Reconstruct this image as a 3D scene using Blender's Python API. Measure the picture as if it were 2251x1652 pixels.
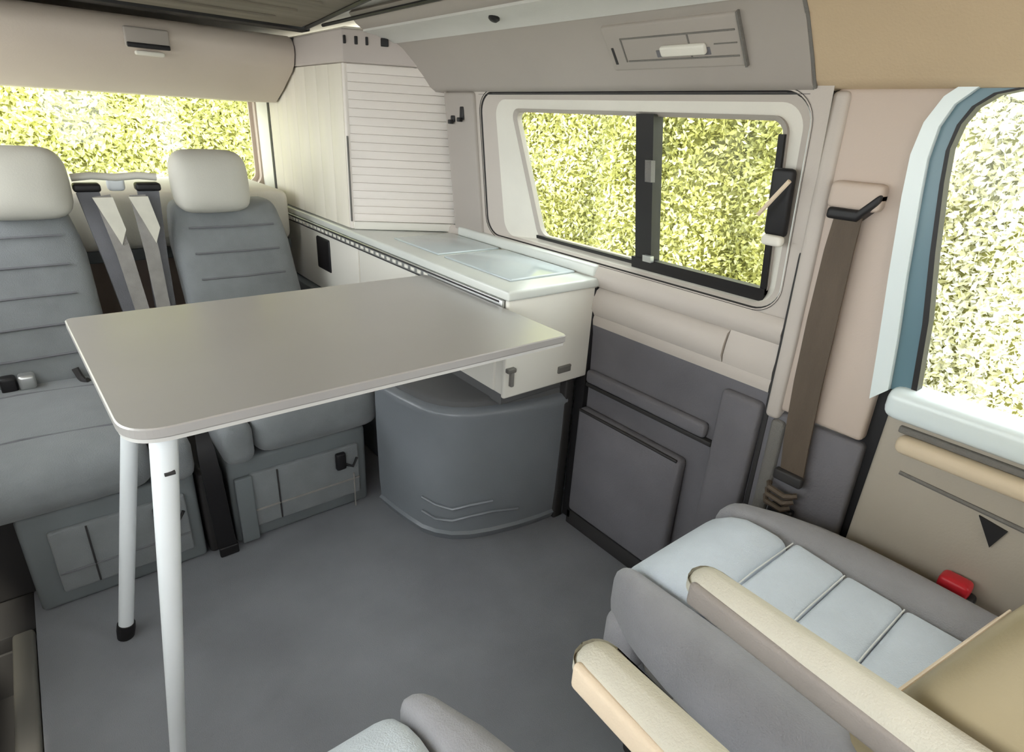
import bpy, math, random
import numpy as np
from mathutils import Vector, Matrix

for o in list(bpy.data.objects):
    bpy.data.objects.remove(o)
scene = bpy.context.scene
COL = scene.collection
random.seed(4)

# ---------------------------------------------------------------- camera
W, H = 2251.0, 1652.0
EYE = Vector((0.0, 0.0, 1.12))
VP_Y = (0.0, 208.0)          # vanishing point of the van's length
VP_X = (2829.0, 373.0)       # vanishing point of the van's width
FPX = math.sqrt(-((VP_Y[0] - W / 2) * (VP_X[0] - W / 2) + (VP_Y[1] - H / 2) * (VP_X[1] - H / 2)))
yc = Vector((VP_Y[0] - W / 2, VP_Y[1] - H / 2, FPX)).normalized()
xc = Vector((VP_X[0] - W / 2, VP_X[1] - H / 2, FPX)).normalized()
zc = xc.cross(yc).normalized()
if zc.y > 0:
    zc = -zc
right = Vector((xc.x, yc.x, zc.x))
down = Vector((xc.y, yc.y, zc.y))
fwd = Vector((xc.z, yc.z, zc.z))
cam_data = bpy.data.cameras.new('camera')
cam = bpy.data.objects.new('camera', cam_data)
COL.objects.link(cam)
mw = Matrix.Identity(4)
for i in range(3):
    mw[i][0] = right[i]; mw[i][1] = -down[i]; mw[i][2] = -fwd[i]; mw[i][3] = EYE[i]
cam.matrix_world = mw
cam_data.sensor_fit = 'HORIZONTAL'
cam_data.sensor_width = 36.0
cam_data.lens = FPX / W * 36.0
cam_data.clip_start = 0.02
scene.camera = cam

# ---------------------------------------------------------------- light
world = bpy.data.worlds.new('sky')
scene.world = world
world.use_nodes = True
bg = world.node_tree.nodes['Background']
bg.inputs[0].default_value = (0.93, 0.97, 1.0, 1)
bg.inputs[1].default_value = 3.6
sun_data = bpy.data.lights.new('sun', 'SUN')
sun_data.energy = 4.2
sun_data.color = (1.0, 0.95, 0.82)
sun_data.angle = math.radians(3)
sun = bpy.data.objects.new('sun', sun_data)
COL.objects.link(sun)
sun.rotation_euler = Vector((0.18, 0.5, -0.85)).to_track_quat('-Z', 'Y').to_euler()
vs = scene.view_settings
vs.view_transform = 'Standard'
vs.look = 'None'
vs.exposure = 0.8
vs.gamma = 1.0
vs.use_curve_mapping = False

# ---------------------------------------------------------------- materials
def lin(c):
    return tuple(((v / 255) / 12.92 if v / 255 <= 0.04045 else ((v / 255 + 0.055) / 1.055) ** 2.4) for v in c)

MATS = {}
def mat(name, rgb, rough=0.6, var=0.06, scale=6.0, bump=0.0, bscale=120.0, spec=0.4, metal=0.0, stretch=None, sheen=0.0):
    m = bpy.data.materials.new(name)
    m.use_nodes = True
    nt = m.node_tree
    b = nt.nodes['Principled BSDF']
    b.inputs['Roughness'].default_value = rough
    b.inputs['Metallic'].default_value = metal
    b.inputs['Specular IOR Level'].default_value = spec
    if sheen:
        b.inputs['Sheen Weight'].default_value = sheen
    tc = nt.nodes.new('ShaderNodeTexCoord')
    mp = nt.nodes.new('ShaderNodeMapping')
    nt.links.new(tc.outputs['Object'], mp.inputs['Vector'])
    if stretch:
        mp.inputs['Scale'].default_value = stretch
    n = nt.nodes.new('ShaderNodeTexNoise')
    n.inputs['Scale'].default_value = scale
    n.inputs['Detail'].default_value = 5
    nt.links.new(mp.outputs[0], n.inputs['Vector'])
    r = nt.nodes.new('ShaderNodeValToRGB')
    c = lin(rgb)
    r.color_ramp.elements[0].position = 0.3
    r.color_ramp.elements[1].position = 0.7
    r.color_ramp.elements[0].color = tuple(max(0, v * (1 - var)) for v in c) + (1,)
    r.color_ramp.elements[1].color = tuple(min(1, v * (1 + var)) for v in c) + (1,)
    nt.links.new(n.outputs['Fac'], r.inputs[0])
    nt.links.new(r.outputs[0], b.inputs['Base Color'])
    if bump:
        n2 = nt.nodes.new('ShaderNodeTexNoise')
        n2.inputs['Scale'].default_value = bscale
        n2.inputs['Detail'].default_value = 3
        nt.links.new(mp.outputs[0], n2.inputs['Vector'])
        bp = nt.nodes.new('ShaderNodeBump')
        bp.inputs['Strength'].default_value = bump
        bp.inputs['Distance'].default_value = 0.004
        nt.links.new(n2.outputs['Fac'], bp.inputs['Height'])
        nt.links.new(bp.outputs[0], b.inputs['Normal'])
    MATS[name] = m
    return m

mat('beige_trim', (192, 183, 174), 0.6, 0.03, 3, 0.08, 300)
mat('pillar_beige', (197, 181, 168), 0.6, 0.03, 3, 0.08, 300)
mat('cab_beige', (196, 174, 144), 0.75, 0.05, 3, 0.12, 260)
mat('roof_grey', (205, 203, 198), 0.8, 0.05, 4, 0.15, 200)
mat('rail_grey', (168, 160, 152), 0.6, 0.04, 3, 0.06, 260)
mat('bed_panel', (128, 120, 108), 0.8, 0.18, 5, 0.2, 90, stretch=(0.6, 3, 1))
mat('black', (24, 22, 24), 0.5, 0.1)
mat('rubber', (30, 28, 28), 0.45, 0.1)
mat('wall_dark', (112, 110, 114), 0.75, 0.08, 9, 0.25, 240)
mat('box_dark', (126, 130, 135), 0.28, 0.08, 5, 0.10, 200, spec=0.5)
mat('box_lid', (98, 98, 98), 0.6, 0.08, 5, 0.10, 200)
mat('floor', (128, 129, 134), 0.7, 0.14, 3.5, 0.3, 420)
mat('sill', (108, 105, 99), 0.45, 0.08, 5)
mat('kitchen_white', (226, 222, 212), 0.45, 0.02, 3)
mat('worktop', (212, 214, 208), 0.22, 0.05, 5, spec=0.5)
mat('lid_glass', (186, 194, 196), 0.06, 0.05, 4, spec=0.6)
mat('alu', (205, 206, 204), 0.35, 0.04, 10, metal=0.85)
mat('white_metal', (232, 236, 238), 0.3, 0.02, 10)
mat('wardrobe', (236, 228, 220), 0.55, 0.03, 5, 0.05, 100, stretch=(1, 1, 4))
mat('wardrobe_side', (234, 227, 212), 0.55, 0.03, 5, 0.05, 100, stretch=(4, 4, 1))
mat('wardrobe_band', (194, 184, 178), 0.6, 0.04, 4)
mat('locker', (202, 190, 178), 0.5, 0.03, 4, 0.05, 200)
mat('table_top', (172, 168, 165), 0.30, 0.03, 4, spec=0.8, metal=0.2)
mat('table_edge', (196, 194, 190), 0.35, 0.03, 4)
mat('bench_fabric', (128, 131, 133), 0.9, 0.08, 14, 0.35, 380, sheen=0.2)
mat('bench_side', (116, 116, 120), 0.9, 0.08, 14, 0.3, 380)
mat('headrest', (200, 197, 186), 0.6, 0.03, 6, 0.1, 260)
mat('bench_box', (112, 117, 119), 0.65, 0.08, 6, 0.1, 200)
mat('seat_light', (200, 208, 216), 0.9, 0.05, 16, 0.4, 420, sheen=0.25)
mat('seat_grey', (150, 149, 152), 0.9, 0.06, 16, 0.4, 420, sheen=0.2)
mat('seat_side', (118, 115, 110), 0.85, 0.06, 16, 0.4, 420)
mat('seat_back', (168, 154, 124), 0.6, 0.05, 6, 0.12, 260)
mat('seat_trim', (52, 50, 50), 0.6, 0.1)
mat('arm_fabric', (202, 197, 182), 0.85, 0.05, 14, 0.3, 380)
mat('arm_side', (150, 142, 136), 0.85, 0.05, 14, 0.3, 380)
mat('arm_cream', (222, 203, 178), 0.75, 0.05, 14, 0.2, 380)
mat('thread', (216, 218, 214), 0.8, 0.02)
mat('belt', (92, 80, 68), 0.7, 0.12, 30, 0.3, 500, stretch=(1, 1, 0.2))
mat('belt_grey', (146, 142, 138), 0.7, 0.12, 30, 0.3, 500)
mat('belt_pale', (214, 210, 196), 0.7, 0.05, 30)
mat('red', (196, 36, 48), 0.35, 0.05)
mat('body_paint', (226, 236, 236), 0.25, 0.02, 3, spec=0.6)
mat('door_frame', (96, 126, 138), 0.3, 0.05, 3, spec=0.6)
mat('door_panel', (170, 161, 147), 0.65, 0.04, 4, 0.12, 260)
mat('door_arm', (214, 196, 168), 0.55, 0.04, 4)
mat('mattress', (224, 220, 209), 0.8, 0.04, 6, 0.15, 150)
mat('ground', (150, 148, 142), 0.95, 0.15, 2, 0.4, 30)

def glass_mat():
    m = bpy.data.materials.new('window_glass')
    m.use_nodes = True
    nt = m.node_tree
    nt.nodes.clear()
    out = nt.nodes.new('ShaderNodeOutputMaterial')
    tr = nt.nodes.new('ShaderNodeBsdfTransparent')
    tr.inputs[0].default_value = (0.95, 0.98, 0.95, 1)
    gl = nt.nodes.new('ShaderNodeBsdfGlossy')
    gl.inputs['Roughness'].default_value = 0.02
    lw = nt.nodes.new('ShaderNodeLayerWeight')
    lw.inputs[0].default_value = 0.5
    pw = nt.nodes.new('ShaderNodeMath'); pw.operation = 'POWER'
    pw.inputs[1].default_value = 5.0
    nt.links.new(lw.outputs['Facing'], pw.inputs[0])
    fr = nt.nodes.new('ShaderNodeMath'); fr.operation = 'MULTIPLY_ADD'
    fr.inputs[1].default_value = 0.6; fr.inputs[2].default_value = 0.03
    nt.links.new(pw.outputs[0], fr.inputs[0])
    mx = nt.nodes.new('ShaderNodeMixShader')
    nt.links.new(fr.outputs[0], mx.inputs[0])
    nt.links.new(tr.outputs[0], mx.inputs[1])
    nt.links.new(gl.outputs[0], mx.inputs[2])
    nt.links.new(mx.outputs[0], out.inputs[0])
    MATS['glass'] = m
glass_mat()

def leaf_mat(name, cols):
    m = bpy.data.materials.new(name)
    m.use_nodes = True
    nt = m.node_tree
    nt.nodes.clear()
    out = nt.nodes.new('ShaderNodeOutputMaterial')
    geo = nt.nodes.new('ShaderNodeNewGeometry')
    tc = nt.nodes.new('ShaderNodeTexCoord')
    nz = nt.nodes.new('ShaderNodeTexNoise')
    nz.inputs['Scale'].default_value = 1.4
    nt.links.new(tc.outputs['Object'], nz.inputs['Vector'])
    ad = nt.nodes.new('ShaderNodeMath'); ad.operation = 'MULTIPLY_ADD'
    ad.inputs[1].default_value = 0.75
    nt.links.new(geo.outputs['Random Per Island'], ad.inputs[0])
    sb = nt.nodes.new('ShaderNodeMath'); sb.operation = 'MULTIPLY_ADD'
    sb.inputs[1].default_value = 1.1; sb.inputs[2].default_value = -0.42
    nt.links.new(nz.outputs['Fac'], sb.inputs[0])
    nt.links.new(sb.outputs[0], ad.inputs[2])
    r = nt.nodes.new('ShaderNodeValToRGB')
    el = r.color_ramp.elements
    el[0].position = 0.0; el[0].color = lin(cols[0]) + (1,)
    el[1].position = 1.0; el[1].color = lin(cols[-1]) + (1,)
    for i, c in enumerate(cols[1:-1]):
        e = el.new((i + 1) / (len(cols) - 1)); e.color = lin(c) + (1,)
    nt.links.new(ad.outputs[0], r.inputs[0])
    df = nt.nodes.new('ShaderNodeBsdfDiffuse')
    tl = nt.nodes.new('ShaderNodeBsdfTranslucent')
    mx = nt.nodes.new('ShaderNodeMixShader'); mx.inputs[0].default_value = 0.25
    nt.links.new(r.outputs[0], df.inputs[0]); nt.links.new(r.outputs[0], tl.inputs[0])
    nt.links.new(df.outputs[0], mx.inputs[1]); nt.links.new(tl.outputs[0], mx.inputs[2])
    nt.links.new(mx.outputs[0], out.inputs[0])
    MATS[name] = m
leaf_mat('leaves_olive', [(112, 112, 72), (178, 175, 106), (218, 215, 140), (244, 242, 198), (255, 255, 248)])
leaf_mat('leaves_yellow', [(186, 186, 124), (228, 227, 158), (246, 245, 192), (254, 253, 234)])
leaf_mat('leaves_pale', [(176, 172, 124), (238, 235, 196), (254, 253, 242), (255, 255, 252)])
mat('hedge_core', (150, 148, 84), 0.95, 0.3, 3)

# ---------------------------------------------------------------- mesh helpers
def link(name, verts, faces, m, root=None, smooth=True, mats=None):
    me = bpy.data.meshes.new(name)
    org = root_loc(root)
    me.from_pydata([(v[0] - org[0], v[1] - org[1], v[2] - org[2]) for v in verts], [], faces)
    me.validate()
    me.materials.append(MATS[m])
    if smooth:
        me.polygons.foreach_set('use_smooth', [True] * len(me.polygons))
        try:
            me.set_sharp_from_angle(angle=math.radians(42))
        except Exception:
            pass
    me.update()
    o = bpy.data.objects.new(name, me)
    COL.objects.link(o)
    if root is not None:
        o.parent = root
    return o

def fix_normals(o):
    import bmesh
    bm = bmesh.new(); bm.from_mesh(o.data)
    bmesh.ops.recalc_face_normals(bm, faces=bm.faces)
    bm.to_mesh(o.data); bm.free()
    return o

def root_loc(root):
    v = Vector((0, 0, 0))
    while root is not None:
        v += Vector(root.location)
        root = root.parent
    return v

def thing(name, label, cat, loc, group=None):
    o = bpy.data.objects.new(name, None)
    o.empty_display_size = 0.05
    o.location = loc
    COL.objects.link(o)
    return tag(o, label, cat, group)

def tag(o, label, cat, group=None):
    o['label'] = label; o['category'] = cat
    if group:
        o['group'] = group
    return o

def struct(o, label=None, cat=None):
    o['kind'] = 'structure'
    if label:
        o['label'] = label
    if cat:
        o['category'] = cat
    return o

def struct_root(name, loc, label, cat):
    o = bpy.data.objects.new(name, None)
    o.location = loc
    o.empty_display_size = 0.05
    COL.objects.link(o)
    return struct(o, label, cat)

def rbox(name, lo, hi, r, m, root=None, n=2, bulge=(0, 0, 0), fn=None, M=None, steps=3):
    """rounded box; bulge pushes the faces out; fn deforms points; M places them."""
    lo = np.array(lo, float); hi = np.array(hi, float)
    r = min(r, 0.499 * float((hi - lo).min()))
    ax = []
    for k in range(3):
        a = [lo[k] + r * math.tan(math.radians(45) * i / steps) for i in range(steps)] if False else \
            [lo[k] + r * (1 - math.cos(math.radians(90) * i / steps)) for i in range(steps)]
        b = list(np.linspace(lo[k] + r, hi[k] - r, n + 1))
        c = [lo[k] + hi[k] - v for v in reversed(a)]
        ax.append(a + b + c)
    idx = {}; verts = []; faces = []
    cen = (lo + hi) / 2; half = (hi - lo) / 2
    def vid(i, j, k):
        key = (i, j, k)
        if key in idx:
            return idx[key]
        p = np.array((ax[0][i], ax[1][j], ax[2][k]))
        q = np.clip(p, lo + r, hi - r)
        d = p - q
        L = np.linalg.norm(d)
        if L > 1e-9:
            p = q + d / L * r
        if any(bulge):
            u = (p - cen) / half
            for a_ in range(3):
                if bulge[a_]:
                    o1, o2 = [t for t in range(3) if t != a_]
                    p[a_] += bulge[a_] * u[a_] * (1 - u[o1] ** 2) * (1 - u[o2] ** 2)
        v = Vector(p)
        if fn:
            v = Vector(fn(v))
        if M is not None:
            v = M @ v
        idx[key] = len(verts); verts.append(v)
        return idx[key]
    N = [len(a) - 1 for a in ax]
    for i in range(N[0]):
        for j in range(N[1]):
            faces.append((vid(i, j, 0), vid(i, j + 1, 0), vid(i + 1, j + 1, 0), vid(i + 1, j, 0)))
            faces.append((vid(i, j, N[2]), vid(i + 1, j, N[2]), vid(i + 1, j + 1, N[2]), vid(i, j + 1, N[2])))
    for i in range(N[0]):
        for k in range(N[2]):
            faces.append((vid(i, 0, k), vid(i + 1, 0, k), vid(i + 1, 0, k + 1), vid(i, 0, k + 1)))
            faces.append((vid(i, N[1], k), vid(i, N[1], k + 1), vid(i + 1, N[1], k + 1), vid(i + 1, N[1], k)))
    for j in range(N[1]):
        for k in range(N[2]):
            faces.append((vid(0, j, k), vid(0, j, k + 1), vid(0, j + 1, k + 1), vid(0, j + 1, k)))
            faces.append((vid(N[0], j, k), vid(N[0], j + 1, k), vid(N[0], j + 1, k + 1), vid(N[0], j, k + 1)))
    return link(name, verts, faces, m, root)

def board(name, lo, hi, m, root=None, r=0.003, M=None, fn=None):
    return rbox(name, lo, hi, r, m, root, n=1, steps=1, M=M, fn=fn)

def loft(name, rings, m, root=None, closed=True, cap=True, smooth=True):
    n = len(rings[0]); verts = [v for r_ in rings for v in r_]; faces = []
    for a in range(len(rings) - 1):
        for i in range(n if closed else n - 1):
            j = (i + 1) % n
            faces.append((a * n + i, a * n + j, (a + 1) * n + j, (a + 1) * n + i))
    if cap:
        faces.append(tuple(range(n - 1, -1, -1)))
        faces.append(tuple((len(rings) - 1) * n + i for i in range(n)))
    return fix_normals(link(name, verts, faces, m, root, smooth))

def shell_y(name, prof, y0, y1, m, root=None, t=0.012, outward=(1, 1)):
    """profile of (x, z) run along Y, given thickness away from the cabin."""
    P = [Vector((p[0], 0, p[1])) for p in prof]
    off = []
    for i, p in enumerate(P):
        a = P[max(0, i - 1)]; b = P[min(len(P) - 1, i + 1)]
        d = (b - a).normalized()
        nrm = Vector((d.z, 0, -d.x))
        if nrm.x * outward[0] + nrm.z * outward[1] < 0:
            nrm = -nrm
        off.append(p + nrm * t)
    ring = P + off[::-1]
    rings = [[(p.x, y, p.z) for p in ring] for y in np.linspace(y0, y1, 7)]
    return loft(name, rings, m, root)

def prism_x(name, prof, x0, x1, m, root=None):
    """closed (y, z) outline run along X"""
    return loft(name, [[(x, p[0], p[1]) for p in prof] for x in np.linspace(x0, x1, 5)], m, root)

def prism_z(name, prof, z0, z1, m, root=None, inset=0.0, smooth=False):
    if inset:
        c = np.mean(np.array(prof), 0)
        def sc(k):
            return [(c[0] + (p[0] - c[0]) * k, c[1] + (p[1] - c[1]) * k) for p in prof]
        size = float(np.abs(np.array(prof) - c).max())
        k = 1 - inset / size
        zs = [(z0, sc(k)), (z0 + inset, prof), (z1 - inset, prof), (z1, sc(k))]
    else:
        zs = [(z0, prof), (z1, prof)]
    return loft(name, [[(p[0], p[1], z) for p in q] for z, q in zs], m, root, True, True, smooth)

def tube(name, pts, rad, m, root=None, n=14, cap=True):
    P = [Vector(p) for p in pts]
    rads = rad if isinstance(rad, (list, tuple)) else [rad] * len(P)
    rings = []
    up = Vector((0, 0, 1))
    for i, p in enumerate(P):
        d = (P[min(i + 1, len(P) - 1)] - P[max(i - 1, 0)]).normalized()
        u = d.cross(up)
        if u.length < 1e-3:
            u = d.cross(Vector((1, 0, 0)))
        u.normalize(); v = d.cross(u)
        rings.append([p + (u * math.cos(a) + v * math.sin(a)) * rads[i] for a in [2 * math.pi * k / n for k in range(n)]])
    return loft(name, rings, m, root, True, cap)

def ribbon(name, pts, wdir, width, t, m, root=None):
    """flat webbing following pts; width along wdir (scalar or list of widths)"""
    P = [Vector(p) for p in pts]
    ws = width if isinstance(width, (list, tuple)) else [width] * len(P)
    rings = []
    for i, p in enumerate(P):
        d = (P[min(i + 1, len(P) - 1)] - P[max(i - 1, 0)]).normalized()
        w = Vector(wdir)
        w = (w - d * w.dot(d)).normalized()
        nrm = d.cross(w).normalized()
        a = w * ws[i] / 2; b = nrm * t / 2
        rings.append([p - a - b, p + a - b, p + a + b, p - a + b])
    return loft(name, rings, m, root, True, True)

def rr(y0, y1, z0, z1, r, n=8, slant=0.0):
    """rounded rectangle as a list of (y, z); slant shifts the y1 side inward towards the bottom"""
    out = []
    for cy, cz, a0 in ((y1 - r, z1 - r, 0), (y0 + r, z1 - r, 90), (y0 + r, z0 + r, 180), (y1 - r, z0 + r, 270)):
        for i in range(n + 1):
            a = math.radians(a0 + 90 * i / n)
            out.append([cy + r * math.cos(a), cz + r * math.sin(a)])
    if slant:
        for p in out:
            w = (p[0] - y0) / (y1 - y0)
            p[0] -= slant * w * (z1 - p[1]) / (z1 - z0)
    return out

def strip_frame(name, a, b, xa, xb, m, root, t=0.0):
    """band between outline a (at depth function xa) and outline b (xb), with an optional lip"""
    ra = [(xa(z), y, z) for y, z in a]
    rb = [(xb(z), y, z) for y, z in b]
    rings = [ra, rb]
    if t:
        rings += [[(x + t, y, z) for x, y, z in rb], [(x + t, y, z) for x, y, z in ra], ra]
    return loft(name, rings, m, root, True, False)

# ---------------------------------------------------------------- setting: floor, roof, walls
FL = fix_normals(link('floor', [(-0.19, -0.6, 0), (1.25, -0.6, 0), (1.25, 3.0, 0), (-0.19, 3.0, 0),
                                (-0.19, -0.6, -0.04), (1.25, -0.6, -0.04), (1.25, 3.0, -0.04), (-0.19, 3.0, -0.04)],
                      [(0, 1, 2, 3), (4, 7, 6, 5), (0, 4, 5, 1), (1, 5, 6, 2), (2, 6, 7, 3), (3, 7, 4, 0)], 'floor', None, False))
struct(FL, 'dark grey fleck carpet floor of the camper cabin', 'floor')
SW = rbox('floor_step', (-0.46, 0.55, -0.19), (-0.19, 1.43, -0.16), 0.005, 'seat_trim', None)
struct(SW, 'dark sunken entrance step beside the sliding door', 'floor')
FB = board('floor_side', (-0.46, 1.43, -0.04), (-0.19, 3.0, 0.0), 'seat_trim', None)  # dark colour stands for the shade in the gap beside the seat
struct(FB, 'floor strip under the left rear seat, blackened for the shaded gap', 'floor')
FC = board('floor_cab', (-0.46, -0.6, -0.04), (-0.19, 0.55, 0.0), 'floor', None)
struct(FC, 'dark grey cab floor beside the front seat', 'floor')
for nm, lo_, hi_, lb in (('trim_7', (-0.46, 1.425, -0.19), (-0.19, 1.445, -0.04), 'dark riser at the rear end of the entrance step'),
                     ('trim_8', (-0.46, 0.535, -0.19), (-0.19, 0.555, -0.04), 'dark riser at the front end of the entrance step')):
    struct(board(nm, lo_, hi_, 'seat_trim'), lb, 'trim')
t1 = rbox('trim_1', (-0.232, 0.56, -0.15), (-0.192, 1.42, 0.012), 0.008, 'sill')
struct(t1, 'pale grey sill strip along the entrance step', 'trim')

# wall plane and glass plane of the right side (both lean inward towards the roof)
WX = lambda z: 1.11 - 0.12 * (z - 0.81)
GX = lambda z: 1.15 - 0.20 * (z - 0.81)

WR = struct_root('wall_right', (1.11, 1.0, 0), 'beige and dark grey lined side wall below and around the sliding window', 'wall')
outer_open = rr(0.530, 1.495, 0.803, 1.200, 0.055)
inner_open = rr(0.570, 1.354, 0.820, 1.160, 0.030, slant=0.072)
big = rr(0.502, 1.68, 0.640, 1.215, 0.001)
o = strip_frame('window_panel', big, outer_open, WX, WX, 'beige_trim', WR)
groove = rr(0.526, 1.499, 0.799, 1.204, 0.059)
gro2 = rr(0.533, 1.492, 0.806, 1.197, 0.052)
strip_frame('panel_joint', groove, gro2, lambda z: WX(z) - 0.0015, lambda z: WX(z) + 0.006, 'seat_trim', WR)
mid_open = rr(0.548, 1.44, 0.812, 1.182, 0.045, slant=0.02)
strip_frame('reveal', gro2, mid_open, lambda z: WX(z) + 0.004, lambda z: WX(z) + 0.012, 'beige_trim', WR)
strip_frame('reveal_inner', mid_open, inner_open, lambda z: WX(z) + 0.012, lambda z: GX(z) - 0.004, 'mattress', WR)
# beige shelf-like mouldings under the window
def profile_panel(name, prof, y0, y1, m, root):
    return shell_y(name, prof, y0, y1, m, root, 0.01, (1, 0))
profile_panel('upper_moulding', [(1.108, 0.800), (1.100, 0.790), (1.096, 0.770), (1.104, 0.752), (1.112, 0.745)], 0.505, 1.90, 'beige_trim', WR)
profile_panel('lower_moulding', [(1.116, 0.745), (1.104, 0.738), (1.096, 0.715), (1.094, 0.690), (1.104, 0.672)], 0.62, 1.90, 'beige_trim', WR)
profile_panel('moulding_step', [(1.106, 0.674), (1.102, 0.660), (1.104, 0.645)], 0.505, 1.90, 'beige_trim', WR)
profile_panel('moulding_end', [(1.112, 0.748), (1.104, 0.72), (1.100, 0.690), (1.104, 0.672)], 0.505, 0.618, 'beige_trim', WR)
# dark lower lining with a pocket
profile_panel('lower_lining', [(1.104, 0.645), (1.108, 0.62), (1.114, 0.50), (1.120, 0.30), (1.122, 0.0)], 0.502, 1.02, 'wall_dark', WR)
board('lining_recess', (1.096, 0.60, 0.470), (1.114, 1.00, 0.482), 'seat_trim', WR)
rbox('lining_band', (1.092, 0.62, 0.482), (1.116, 1.00, 0.520), 0.010, 'wall_dark', WR)
rbox('pocket_panel', (1.085, 0.66, 0.06), (1.120, 1.008, 0.405), 0.014, 'wall_dark', WR, n=4, bulge=(0.01, 0, 0))
tube('pocket_seam', [(1.086, 0.67, 0.40), (1.084, 0.82, 0.402), (1.086, 1.0, 0.40)], 0.004, 'seat_trim', WR, n=6)
rbox('lining_edge', (1.09, 0.505, 0.03), (1.122, 0.60, 0.62), 0.012, 'wall_dark', WR)
board('kick_strip', (1.098, 0.50, 0.0), (1.12, 1.02, 0.05), 'seat_trim', WR)
# outer body behind the linings, with the window cut out of it
body_o = rr(0.41, 2.95, -0.05, 1.42, 0.002)
body_i = rr(0.560, 1.366, 0.810, 1.170, 0.03, slant=0.072)
strip_frame('outer_skin', body_o, body_i, lambda z: 1.215, lambda z: GX(z) + 0.012, 'body_paint', WR)

# the sliding window
WN = struct_root('window_1', (1.12, 0.95, 0.82), 'two-pane sliding side window with black rubber seal', 'window')
seal_in = rr(0.582, 1.344, 0.832, 1.152, 0.024, slant=0.070)
strip_frame('window_seal', inner_open, seal_in, lambda z: GX(z) - 0.012, lambda z: GX(z) - 0.004, 'rail_grey', WN, 0.016)
def glass_pane(name, out, root, xf=GX, t=0.004, m='glass'):
    return loft(name, [[(xf(z), y, z) for y, z in out], [(xf(z) + t, y, z) for y, z in out]], m, root, True, True, False)
glass_pane('pane', rr(0.585, 0.885, 0.834, 1.150, 0.02), WN)
glass_pane('pane', rr(0.885, 1.342, 0.834, 1.150, 0.02, slant=0.068), WN, lambda z: GX(z) + 0.006)
def gbar(name, y0, y1, z0, z1, dx0, dx1, m, root):
    q = [(y0, z0), (y1, z0), (y1, z1), (y0, z1)]
    return loft(name, [[(GX(z) + dx0, y, z) for y, z in q], [(GX(z) + dx1, y, z) for y, z in q]], m, root, True, True, False)
gbar('divider', 0.862, 0.910, 0.826, 1.156, -0.020, 0.012, 'rubber', WN)
gbar('seal_strip', 0.90, 1.285, 0.822, 0.831, -0.016, 0.002, 'rubber', WN)
gbar('seal_strip', 0.572, 0.583, 0.83, 1.13, -0.018, 0.002, 'rubber', WN)
gbar('bottom_channel', 0.572, 0.92, 0.816, 0.843, -0.022, 0.002, 'rubber', WN)
lt = gbar('latch', 0.855, 0.872, 1.02, 1.065, -0.034, -0.020, 'seat_side', WN)
gbar('latch_lever', 0.852, 0.876, 0.84, 0.855, -0.034, -0.022, 'alu', WN)

# blind catch in the window frame by the pillar
BC = thing('blind_catch', 'black recessed blind catch with a pale slanted lever beside the side window', 'catch', (1.07, 0.545, 0.95))
rbox('recess', (1.066, 0.533, 0.955), (1.084, 0.575, 1.075), 0.008, 'black', BC, fn=lambda v: (v.x - 0.12 * (v.z - 1.0), v.y + 0.02 * (v.z - 1.0), v.z))
tube('lever', [(1.042, 0.530, 1.056), (1.044, 0.553, 1.025), (1.048, 0.578, 0.992)], 0.004, 'arm_cream', BC, n=8)
rbox('rim', (1.062, 0.530, 0.938), (1.080, 0.572, 0.958), 0.008, 'mattress', BC)

# B-pillar
T2 = struct_root('trim_2', (1.10, 0.40, 0.0), 'tall beige pillar cover between side window and front door', 'trim')
PX = lambda z: 1.098 - 0.05 * max(0.0, z - 0.80)
def pil(name, y0, y1, z0, z1, m, dx=0.0, t=0.03, r=0.010):
    return rbox(name, (0, y0, z0), (t, y1, z1), r, m, T2, n=4, fn=lambda v: (v.x + PX(v.z) + dx, v.y + 0.02 * (v.z - 0.8), v.z))
pil('pillar_cover', 0.318, 0.497, 0.620, 1.205, 'pillar_beige')
pil('pillar_edge', 0.470, 0.500, 0.600, 1.20, 'beige_trim', -0.008)
pil('pillar_joint', 0.496, 0.506, 0.02, 1.20, 'seat_trim', 0.004, 0.02, 0.002)
pil('pillar_foot', 0.312, 0.50, 0.0, 0.615, 'wall_dark', 0.004)
pil('pillar_foot_edge', 0.455, 0.485, 0.05, 0.60, 'seat_side', -0.006)
pil('door_gap', 0.286, 0.345, 0.0, 0.80, 'black', 0.022, 0.02, 0.002)

# front door
DR = struct_root('door_1', (1.12, 0.0, 0.1), 'front door with pale painted frame, beige panel and ledge', 'door')
# window frame outlines in (y, z): body edge, frame split, glass edge
F_OUT = [(0.316, 0.716), (0.328, 0.806), (0.345, 0.929), (0.360, 1.050), (0.365, 1.111), (0.360, 1.156), (0.344, 1.191), (0.317, 1.214), (0.269, 1.227), (0.10, 1.232), (-0.55, 1.232)]
F_MID = [(0.293, 0.741), (0.304, 0.829), (0.320, 0.934), (0.336, 1.060), (0.341, 1.106), (0.339, 1.151), (0.328, 1.181), (0.305, 1.203), (0.262, 1.214), (0.10, 1.218), (-0.55, 1.218)]
F_INN = [(0.254, 0.745), (0.272, 0.869), (0.294, 0.975), (0.312, 1.075), (0.318, 1.122), (0.314, 1.155), (0.303, 1.178), (0.283, 1.194), (0.245, 1.203), (0.10, 1.206), (-0.55, 1.206)]
FX = lambda z, x: x - 0.02 * max(0, z - 0.8)
def mixc(a_, b_, t):
    return [(p[0] + (q[0] - p[0]) * t, p[1] + (q[1] - p[1]) * t) for p, q in zip(a_, b_)]
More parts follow.
